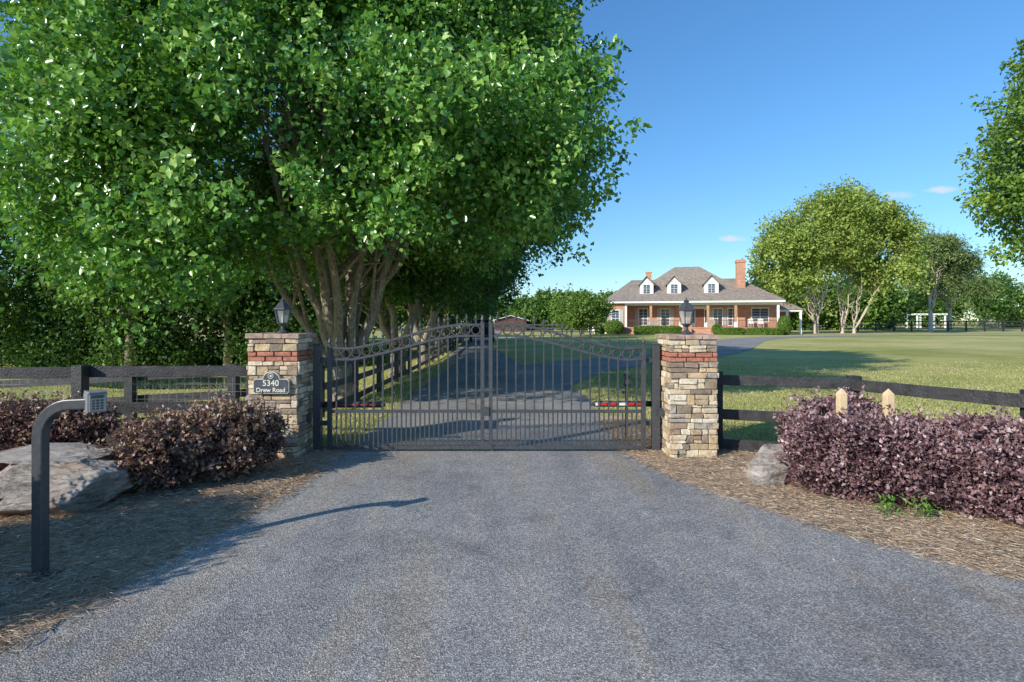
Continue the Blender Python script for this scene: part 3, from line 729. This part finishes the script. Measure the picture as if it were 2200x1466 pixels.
tree('maple_tree',(24.6,20.8,0),(24.3,20.8,8.1),(6.2,5.5,7.1),2100,70,.185,M['maple'],M['bark'],r0=.3,forkz=2,nl=8,nsub=5,amp=.14,zb=lambda p:1.7+.02*p[:,0],gap=-1.2,seed=112,spread=.22,shoot=.9,upb=.3,nb=70,rb=1.3,mixb=.6)
tree('birch_tree',(38.0,71.5,0),None,None,600,42,.36,M['birch'],M['bark2'],r0=.22,forkz=1.4,nl=5,nsub=5,amp=.2,zb=lambda p:3.0+.6*np.sin(p[:,0]*1.3),gap=-.6,seed=120,spread=.46,shoot=1.1,upb=-.2,wig=.12,gf=.8,nb=26,rb=1.7,mixb=.8,
   parts=[((38.0,71.5,0),(35.7,71.5,9.8),(5.0,4,6.6),1.0),((38.6,72,0),(40.2,72,12.4),(3.8,3.5,5.6),.6)])
tree('birch_tree.001',(43.2,73,0),None,None,600,42,.36,M['birch'],M['bark2'],r0=.2,forkz=.6,nl=5,nsub=5,amp=.2,zb=lambda p:2.8+.6*np.sin(p[:,0]*1.3),gap=-.6,seed=121,spread=.46,shoot=1.1,upb=-.2,wig=.12,gf=.8,nb=26,rb=1.7,mixb=.8,
   parts=[((42.4,73,0),(43.0,73,14.0),(3.8,3.5,6.2),.75),((43.9,73,0),(47.6,73,10.2),(5.2,4,6.8),1.0)])
tree('pine_tree',(64,87,0),None,None,260,50,.55,M['pineleaf'],M['bark2'],r0=.3,forkz=3.5,nl=6,nsub=4,amp=.3,zb=lambda p:3.0+0*p[:,0],gap=-2,seed=130,spread=.5,shoot=.5,aspect=.25,gf=.8,wig=.25,nb=12,rb=1.7,mixb=.9,
   parts=[((64,87,0),(64.5,87,10.8),(5.6,4,6.0),1.0),((68.5,89,0),(69.5,89,8.5),(4.8,4,5.5),1.0)])
tree('crepe_myrtle_tree',(7.6,61,0),(7.6,61,2.6),(2.9,2.4,1.6),260,40,.22,M['hedge'],M['bark2'],r0=.1,forkz=.5,nl=5,nsub=2,amp=.15,seed=131,spread=.3,shoot=.3)
def mass(name,centres,mat,L,per,lpc,seed,base_trunks=True,spread=.6,amp=.16,nb=10):
    rng=np.random.default_rng(seed); A=[[],[],[],[]]; mb=MB()
    for (x,y,z,rx,ry,rz_) in centres:
        cl,oc=crown(rng,(x,y,z),(rx,ry,rz_),per,amp,None,-1.6,.4,1.0/max(rx,1)*3,nb,rx*.33,.75)
        tint=rng.normal(0,.12)
        for l,a in zip(A,leaves_on(rng,cl,oc,lpc,spread,spread*1.3,.3)): l.append(a)
        A[3][-1]=A[3][-1]+tint
        if base_trunks:
            zz=float(H(x,y)); mb.tube([(x,y,zz-.1),(x+.1,y,z)],[.25,.12],8,1)
            for _ in range(4):
                mb.tube(bez((x,y,zz+z*.4),(x+rng.normal(0,.8),y,z*.8),(x+rng.normal(0,rx*.5),y+rng.normal(0,1),z+rz_*.4),5),[.14,.12,.1,.07,.05,.02],6,1)
    P,U,NN,R=[np.concatenate(a) for a in A]
    e=empty(name,(centres[0][0],centres[0][1],0))
    Ls=L*rng.uniform(.6,1.3,len(P)); o=leaf_mesh('foliage',P-np.array([e.location[0],e.location[1],0]),U,NN,Ls,Ls*.75,R,mat,e)
    if mb.v:
        mb.v=[(a-e.location[0],b-e.location[1],c) for a,b,c in mb.v]; mb.m=[0]*len(mb.m); mb.obj('trunks',[M['bark']],e,True)
r=random.Random(3)
cs=[]
for (x,y,h) in [(-15,30,6.5),(-19.5,29,8),(-24,31,8.0),(-29,29,9),(-33,33,10),(-11,33,7),(-17,38,10),(-25,40,11),(-9,42,9),(-32,42,12),(-40,38,11),(-13,50,10),(-20,52,12),(-37,30,9.5)]:
    cs.append((x,y,h*.54,3.6,3,h*.47))
mass('woodland',cs,M['woods'],.25,190,50,50)
cs=[]
for i in range(22):
    cs.append((-9-i*1.75+r.uniform(-.6,.6),30+i*.2+r.uniform(-1.5,2.5),-.3+r.uniform(0,.6),2.0,1.5,1.5+r.uniform(0,1.2)))
mass('underbrush',cs,M['woods'],.18,80,40,51,False,.35)
mb=MB(); n=40
mb.add([(-12.5+5.0*math.cos(2*math.pi*k/n)*(1+.08*math.sin(3*k)),23.5+2.2*math.sin(2*math.pi*k/n),-.93) for k in range(n)],[tuple(range(n))]); mb.obj('pond_water',[M['water']])
cs=[]
for i in range(26):
    x=-60+i*5.2; y=125+r.uniform(-8,10); h=7.0+r.uniform(-1.2,1.8); cs.append((x,y,h*.5,4,3,h*.5))
for i in range(8): 
    x=3+i*3.2; cs.append((x,100+r.uniform(-5,5),2.8+r.uniform(-.4,.9),2.6,2,3.2))
mass('distant_treeline',cs,M['forest'],.55,110,26,52,False,.6)
cs=[]
for i in range(7):
    x=42+i*4+r.uniform(-1,1); h=9.5+r.uniform(-1.5,1.5)-(i>3)*2; cs.append((x,98+r.uniform(-4,6),h*.5,4,3,h*.5))
for i in range(34):
    x=60+i*6+r.uniform(-2,2); h=10.5+r.uniform(-3,3.5); cs.append((x,135+r.uniform(-8,12),h*.5,5,4,h*.5))
mass('distant_treeline.001',cs,M['forest'],.6,130,26,53,False,.7)
cs=[]
for i in range(26):
    x=-190+i*7; h=13+r.uniform(-2,3); cs.append((x,110+r.uniform(-8,10),h*.5,5.5,4,h*.5))
mass('distant_treeline.002',cs,M['woods'],.7,100,22,54,False,.9)
# ------------------------------------------------------------ house
def house():
    e=empty('brick_house',(22.0,70.5,0),math.radians(-15))
    K=dict(parent=e)
    fl=.85
    mb=MB()
    mb.box(-9.9,9.9,0,11,0,4.0)
    mb.box(-9.9,-7.75,-2.4,-.002,0,3.72)
    mb.box(-7.748,9.9,-2.4,-.002,0,fl-.12)
    mb.obj('walls',[M['brick']],**K)
    mb=MB(); mb.box(-7.745,9.93,-2.46,-.003,fl-.118,fl,0); mb.obj('porch_floor',[M['cedar']],**K)
    mb=MB()
    for i in range(4): mb.box(.1,2.3,-2.47-.32*(i+1),-2.465-.32*i,0,fl-.2*(i+1)+.02)
    for i in range(4): mb.box(-7.6,-6.4,-2.47-.32*(i+1),-2.465-.32*i,0,fl-.2*(i+1)+.02)
    for x in(-.15,2.32,-6.38): mb.box(x,x+.22,-3.9,-2.47,0,.75)
    mb.obj('steps',[M['brick']],**K)
    def hip(mb,x0,x1,y0,y1,z0,rx0,rx1,ry0,ry1,z1,mi=0):
        mb.add([(x0,y0,z0),(x1,y0,z0),(x1,y1,z0),(x0,y1,z0),(rx0,ry0,z1),(rx1,ry0,z1),(rx1,ry1,z1),(rx0,ry1,z1)],
           [(0,3,2,1),(0,1,5,4),(1,2,6,5),(2,3,7,6),(3,0,4,7),(4,5,6,7)],mi)
    mb=MB()
    hip(mb,-10.4,10.4,-3.0,11.6,4.02,-7.2,6.0,3.1,6.5,7.0)
    hip(mb,-6.7,6.5,.2,9.6,5.2,-1.7,1.4,4.7,5.0,8.75)
    mb.obj('roof',[M['roof']],**K)
    mb=MB(); mb.box(-10.35,10.35,-2.95,11.5,3.78,4.015); mb.box(-7.74,9.85,-2.35,-2.15,3.5,3.779)
    mb.obj('fascia_and_beam',[M['white']],**K)
    mb=MB(); rf=MB(); gl=MB()
    for x in(-5.15,-1.85,2.5):
        yf=-1.0; w=.82; z0=4.9; ze=6.15; zp=7.15; yb=3.4
        mb.add([(x-w,yf,z0),(x+w,yf,z0),(x+w,yf,ze),(x,yf,zp-.12),(x-w,yf,ze),(x-w,yb,z0),(x+w,yb,z0),(x+w,yb,ze),(x,yb,zp-.12),(x-w,yb,ze)],
            [(0,1,2,3,4),(0,4,9,5),(1,6,7,2),(5,9,8,7,6)])
        for s in(-1,1):
            rf.add([(x+s*(w+.2),yf-.22,ze-.16),(x,yf-.22,zp),(x,yb,zp),(x+s*(w+.2),yb,ze-.16),(x+s*(w+.2),yf-.22,ze-.08),(x,yf-.22,zp+.1),(x,yb,zp+.1),(x+s*(w+.2),yb,ze-.08)],
              [(0,1,2,3),(4,7,6,5),(0,4,5,1),(0,3,7,4)])
        gl.box(x-.38,x+.38,yf-.03,yf-.004,5.05,6.1)
        mb.box(x-.02,x+.02,yf-.05,yf-.031,5.05,6.1); mb.box(x-.38,x+.38,yf-.05,yf-.031,5.56,5.60)
        for q in(5.3,5.83): mb.box(x-.38,x+.38,yf-.047,yf-.031,q-.012,q+.012)
    mb.obj('dormer_walls',[M['white']],**K); rf.obj('dormer_roofs',[M['roof']],**K); gl.obj('dormer_glass',[M['glass']],**K)
    mb=MB()
    mb.box(5.5,6.5,.3,1.5,3.5,8.75); mb.box(5.42,6.58,.22,1.58,8.75,8.95); mb.box(5.48,6.52,.28,1.52,8.95,9.1)
    mb.box(-5.4,-4.7,4.6,5.4,6.5,8.05); mb.box(-5.46,-4.64,4.54,5.46,8.05,8.2)
    mb.obj('chimneys',[M['brick']],**K)
    co=MB(); cw=MB(); cs_=MB()
    for x in(-4.6,-1.1,2.0,5.1): co.box(x-.14,x+.14,-2.40,-2.12,fl+.62,3.499)
    for x in(-4.3,2.35): cs_.box(x-.45,x+.45,-2.46,-2.06,fl+.001,fl+.9)
    for x in(-7.6,9.7): cw.box(x-.13,x+.13,-2.38,-2.12,fl,3.499)
    for x in(-4.6,-1.1,2.0,5.1): cw.box(x-.2,x+.2,-2.455,-2.07,fl,fl+.619)
    co.obj('cedar_columns',[M['cedar']],**K); cw.obj('white_columns',[M['white']],**K); cs_.obj('stone_pedestals',[M['pcap']],**K)
    mb=MB()
    for a,b in((-7.45,-4.8),(-3.8,-1.3),(2.85,4.9),(5.3,9.55)):
        mb.box(a,b,-2.30,-2.24,fl+.82,fl+.88); mb.box(a,b,-2.30,-2.24,fl+.1,fl+.15)
        x=a+.06
        while x<b: mb.box(x,x+.04,-2.29,-2.25,fl+.15,fl+.82); x+=.16
    mb.obj('porch_railing',[M['darkrail']],**K)
    gl=MB(); fr=MB(); sh=MB(); dr=MB()
    def win(x,w,z0,z1,y,shut=True):
        gl.box(x-w,x+w,y-.03,y-.002,z0,z1)
        for a,b,c,d in((x-w-.09,x-w,z0-.09,z1+.12),(x+w,x+w+.09,z0-.09,z1+.12),(x-w,x+w,z1,z1+.12),(x-w,x+w,z0-.09,z0)): fr.box(a,b,y-.07,y-.002,c,d)
        fr.box(x-.025,x+.025,y-.055,y-.031,z0,z1)
        k=5
        for i in range(1,k): zz=z0+(z1-z0)*i/k; fr.box(x-w,x+w,y-.05,y-.0315,zz-(.03 if i==2 else .012),zz+(.03 if i==2 else .012))
        if shut:
            for s in(-1,1): 
                a=x+s*(w+.11); b=x+s*(w+.52); sh.box(min(a,b),max(a,b),y-.05,y-.002,z0-.05,z1+.08)
    win(-8.85,.42,1.3,2.9,-2.4); win(-5.6,.5,fl+.25,3.1,0); win(-2.9,.5,fl+.25,3.1,0); win(3.3,.5,fl+.25,3.1,0); win(5.0,.5,fl+.25,3.1,0,False); win(8.1,.9,fl+.7,3.1,0,False)
    dr.box(.7,1.7,-.06,-.002,fl+.01,3.05)
    fr.box(.25,.68,-.08,-.002,fl+.01,3.1); fr.box(1.72,2.15,-.08,-.002,fl+.01,3.1); fr.box(.25,2.15,-.08,-.002,3.101,3.4)
    gl.box(.33,.6,-.09,-.081,fl+.5,2.95); gl.box(1.8,2.07,-.09,-.081,fl+.5,2.95)
    gl.obj('window_glass',[M['glass']],**K); fr.obj('window_frames',[M['white']],**K); sh.obj('shutters',[M['shutter']],**K); dr.obj('front_door',[M['door']],**K)
    mb=MB(); hip(mb,9.95,13.4,2.0,10.5,3.0,9.95,11.2,5,7,4.5); mb.obj('wing_roof',[M['roof']],**K)
    mb=MB(); mb.box(10.0,13.2,2.15,10.3,2.75,2.995); mb.box(12.9,13.15,2.2,2.45,0,2.749); mb.box(11.4,11.65,2.2,2.45,0,2.749); mb.obj('wing_trim',[M['white']],**K)
    mb=MB(); mb.box(9.92,12.8,7,10,0,2.74); mb.obj('wing_wall',[M['brick']],**K)
    mb=MB(); mb.add([(-12.6,-1,1.35),(-10.0,-1,2.2),(-10.0,6,2.2),(-12.6,6,1.35),(-12.6,-1,1.47),(-10.0,-1,2.32),(-10.0,6,2.32),(-12.6,6,1.47)],[(0,3,2,1),(4,5,6,7),(0,1,5,4),(1,2,6,5),(2,3,7,6),(3,0,4,7)])
    mb.box(-12.4,-12.2,-.9,-.7,0,1.38); mb.obj('annex_roof',[M['metalroof']],**K)
    mb=MB(); mb.box(-12.1,-9.95,.5,5.5,0,1.3); mb.obj('annex_wall',[M['white']],**K)
    mb=MB()
    for x in(6.6,7.7):
        mb.box(x,x+.6,-1.5,-.9,fl+.35,fl+.42); mb.box(x,x+.6,-.95,-.88,fl+.42,fl+1.0)
        for a in(x,x+.54): mb.box(a,a+.06,-1.5,-1.44,fl+.001,fl+.6); mb.box(a,a+.06,-.94,-.89,fl+.001,fl+.35)
    mb.obj('porch_chairs',[M['white']],**K)
    c,s=math.cos(math.radians(-15)),math.sin(math.radians(-15))
    def W(x,y): return (22.0+x*c-y*s,70.5+x*s+y*c)
    return W
HW=house()
def hedge(name,lst,seed,L=.13,n=9000):
    rng=np.random.default_rng(seed); e=empty(name,(lst[0][0],lst[0][1],0)); A=[[],[],[],[]]
    for(x,y,z,rx,ry,rz_,p) in lst:
        d=sph(n,rng); k=(np.abs(d)**p).sum(1)**(-1/p); k=np.minimum(k,1.5); q=d*(k*(1-.25*rng.uniform(0,1,n)**2))[:,None]*[rx,ry,rz_]
        c_,s_=math.cos(math.radians(-15)),math.sin(math.radians(-15))
        q=np.stack([q[:,0]*c_-q[:,1]*s_,q[:,0]*s_+q[:,1]*c_,q[:,2]],1)+[x-e.location[0],y-e.location[1],z]
        A[0].append(q);A[1].append(rng.normal(size=(n,3)));A[2].append(nrm(d+[0,0,.4]+rng.normal(size=(n,3))*.5));A[3].append(rng.normal(.5,.2,n))
    C,U,NN,R=[np.concatenate(a) for a in A]
    leaf_mesh('leaves',C,U,NN,L,L*.8,R,M['hedge'],e)
def hh(x,y,rx,ry,rz_,p,z=None): a=HW(x,y); return (a[0],a[1],rz_*.95 if z is None else z,rx,ry,rz_,p)
hedge('boxwood_hedge',[hh(-5.0,-4.2,1.5,.5,.5,6),hh(-2.4,-4.2,1.3,.5,.5,6)],61)
hedge('boxwood_hedge.001',[hh(4.4,-4.0,1.5,.45,.4,6),hh(8.0,-4.0,1.9,.45,.4,6)],62)
hedge('round_shrub',[hh(-8.9,-4.2,1.15,1.0,.85,2.2)],63)
hedge('round_shrub.001',[hh(2.9,-3.7,.55,.5,.6,2.2)],64)
hedge('round_shrub.002',[hh(10.3,-2.6,.7,.7,1.1,2.2)],65)
hedge('round_shrub.003',[hh(-10.6,-4.0,.6,.6,.5,2.2)],66)
mb=MB(); n=28
mb.add([(40.5+7.5*math.cos(2*math.pi*k/n)*(1+.06*math.sin(3*k)),70.5+3.2*math.sin(2*math.pi*k/n),.012) for k in range(n)],[tuple(range(n))]); mb.obj('mulch_bed',[M['bed']])
e=empty('garden_shed',(-.2,94,0)); mb=MB(); mb.box(-2.6,2.6,0,6,0,1.7); mb.add([(-2.6,0,1.7),(2.6,0,1.7),(0,0,2.4),(-2.6,6,1.7),(2.6,6,1.7),(0,6,2.4)],[(0,1,2),(3,5,4),(0,2,5,3),(1,4,5,2)]); mb.obj('walls',[M['barnred']],e)
mb=MB()
for s in(-1,1): mb.add([(s*3.0,-.4,1.62),(0,-.4,2.45),(0,6.4,2.45),(s*3.0,6.4,1.62),(s*3.0,-.4,1.74),(0,-.4,2.57),(0,6.4,2.57),(s*3.0,6.4,1.74)],[(0,3,2,1),(4,5,6,7),(0,1,5,4),(0,4,7,3)])
mb.obj('roof',[M['metalroof']],e)
mb=MB(); mb.box(-1.2,1.2,-.06,-.003,0,1.5); mb.box(-2.4,-1.7,-.05,-.003,.6,1.3); mb.obj('doors',[M['darkrail']],e)
def car():
    e=empty('parked_car',(-2.35,44,.012),math.radians(4)); mb=MB()
    prof=[(-2.2,.35),(-2.25,.75),(-2.15,1.05),(-1.95,1.45),(-1.6,1.68),(.3,1.70),(1.0,1.15),(1.9,1.02),(2.2,.85),(2.25,.35)]
    n=len(prof); vs=[]
    for x in(-.92,.92):
        for (y,z) in prof: vs.append((x*(1 if z<1.1 else .84),y,z))
    mb.add(vs,[tuple(range(n)),tuple(range(2*n-1,n-1,-1))]+[(i,i+n,(i+1)%n+n,(i+1)%n) for i in range(n)])
    mb.obj('body',[M['carpaint']],e,False,.06,3)
    mb=MB(); mb.add([(-.66,-2.13,1.12),(.66,-2.13,1.12),(.62,-1.96,1.5),(-.62,-1.96,1.5)],[(0,1,2,3)]); 
    for s in(-1,1):
        mb.box(s*.80-.02 if s<0 else .79,s*.80+.01 if s<0 else .81,-1.5,.2,1.2,1.52)
    mb.obj('windows',[M['glass']],e)
    mb=MB()
    for y in(-1.35,1.35):
        for s in(-1,1): mb.tube([(s*.93,y,.35),(s*.72,y,.35)],.35,18)
    mb.obj('wheels',[M['tyre']],e,True)
    mb=MB()
    for s in(-1,1): mb.box(s*.78-.12,s*.78+.12,-2.29,-2.2,.85,1.05)
    mb.obj('tail_lights',[M['red']],e)
    mb=MB(); mb.box(-.9,.9,-2.32,-2.2,.42,.62); mb.obj('bumper',[M['iron']],e,False,.03,2)
car()
e=empty('distant_house',(127,143,0)); mb=MB(); mb.box(-4,6,0,7,0,3.3); mb.obj('walls',[M['shutter']],e)
mb=MB(); mb.add([(-4.5,-.5,3.3),(6.5,-.5,3.3),(6.5,7.5,3.3),(-4.5,7.5,3.3),(-4.5,3.5,5.3),(6.5,3.5,5.3)],[(0,1,5,4),(2,3,4,5),(1,2,5),(3,0,4),(0,3,2,1)]); mb.obj('roof',[M['roof']],e)
mb=MB(); mb.box(-3,-2,-.05,-.003,1,2.3); mb.box(1,2,-.05,-.003,1,2.3); mb.obj('windows',[M['glass']],e)
mb=MB(); mb.box(-3.9,-3.1,2.5,3.5,3.5,6.2); mb.obj('chimney',[M['shutter']],e)
e=empty('white_pergola',(84,114,0)); mb=MB()
for x in(-2.8,0,2.8):
    for y in(0,3): mb.box(x-.12,x+.12,y-.12,y+.12,0,2.8)
for k in range(9): mb.box(-3.2+k*.8-.06,-3.2+k*.8+.06,-.5,3.5,2.95,3.1)
mb.box(-3.4,3.4,-.13,.13,2.8,2.949); mb.box(-3.4,3.4,2.87,3.13,2.8,2.949); mb.obj('frame',[M['white']],e)
# ------------------------------------------------------------ light
EL,AZ=math.radians(26),math.radians(50.3)
d=Vector((math.sin(AZ)*math.cos(EL),math.cos(AZ)*math.cos(EL),-math.sin(EL)))
L=bpy.data.lights.new('sun','SUN'); L.energy=5.0; L.angle=math.radians(.5); L.color=(1,.94,.84)
o=link(bpy.data.objects.new('sun',L)); o.rotation_euler=d.to_track_quat('-Z','Y').to_euler(); o.location=(-20,-20,20)
w=bpy.data.worlds.new('World'); scn.world=w; w.use_nodes=True; nt=w.node_tree; nt.nodes.clear()
out=N(nt,'ShaderNodeOutputWorld'); bg=N(nt,'ShaderNodeBackground'); bg.inputs[1].default_value=.15
sky=N(nt,'ShaderNodeTexSky',sky_type='NISHITA'); sky.sun_disc=False; sky.sun_elevation=EL; sky.sun_rotation=math.radians(180)+AZ
sky.air_density=1.0; sky.dust_density=.1; sky.ozone_density=2.0; sky.altitude=200
hs=N(nt,'ShaderNodeHueSaturation'); hs.inputs['Saturation'].default_value=1.12; hs.inputs['Value'].default_value=1.2; nt.links.new(sky.outputs[0],hs.inputs['Color'])
tc=N(nt,'ShaderNodeTexCoord').outputs['Generated']
sz=N(nt,'ShaderNodeSeparateXYZ'); nt.links.new(tc,sz.inputs[0])
grade=ramp(nt,sz.outputs[2],[(0,(.56,.68,.80)),(.12,(.54,.72,.88)),(.3,(.60,.86,1.0)),(.55,(.68,.97,1.15)),(1,(.85,1.0,1.1))])
col=mix(nt,1,hs.outputs[0],grade,'MULTIPLY')
ns=noisetex(nt,tc,40,6,.65)
for (px,py,sx,sy,st) in((1575,513,34,8,.95),(2022,408,38,7,.85),(1930,420,30,8,.5),(1600,560,60,9,.2)):
    v=Vector(((px-1100)/1222,1,(690-py)/1222)).normalized()
    r_=Vector((v.y,-v.x,0)).normalized(); u_=r_.cross(v).normalized(); u_=(u_+r_*.08).normalized()
    def dot(a):
        k=N(nt,'ShaderNodeVectorMath',operation='DOT_PRODUCT'); nt.links.new(tc,k.inputs[0]); k.inputs[1].default_value=a; return k.outputs['Value']
    def mth(op,a,b=None):
        k=N(nt,'ShaderNodeMath',operation=op)
        for i,q in enumerate((a,b)):
            if q is None: continue
            if isinstance(q,bpy.types.NodeSocket): nt.links.new(q,k.inputs[i])
            else: k.inputs[i].default_value=q
        return k.outputs[0]
    a=mth('DIVIDE',mth('SUBTRACT',dot(r_),r_.dot(v)),sx/1222/1.3); b=mth('DIVIDE',mth('SUBTRACT',dot(u_),u_.dot(v)),sy/1222/1.2)
    q=mth('ADD',mth('MULTIPLY',a,a),mth('MULTIPLY',b,b)); q=mth('ADD',q,mth('MULTIPLY',mth('SUBTRACT',ns,.5),3.0))
    front=mth('GREATER_THAN',dot(v),0.5)
    mk=N(nt,'ShaderNodeMapRange'); mk.inputs[1].default_value=1.2; mk.inputs[2].default_value=-.2; mk.inputs[3].default_value=0; mk.inputs[4].default_value=st
    nt.links.new(q,mk.inputs[0]); f=mth('MULTIPLY',mk.outputs[0],front)
    col=mix(nt,f,col,(5.2,5.4,5.8))
nt.links.new(col,bg.inputs[0]); nt.links.new(bg.outputs[0],out.inputs[0])
# ------------------------------------------------------------ camera
c=bpy.data.cameras.new('camera'); c.lens=20; c.sensor_width=36; c.shift_y=-43/2200; c.clip_start=.05; c.clip_end=3000
o=link(bpy.data.objects.new('camera',c)); o.location=(0,0,1.6); o.rotation_euler=(math.pi/2,0,0); scn.camera=o
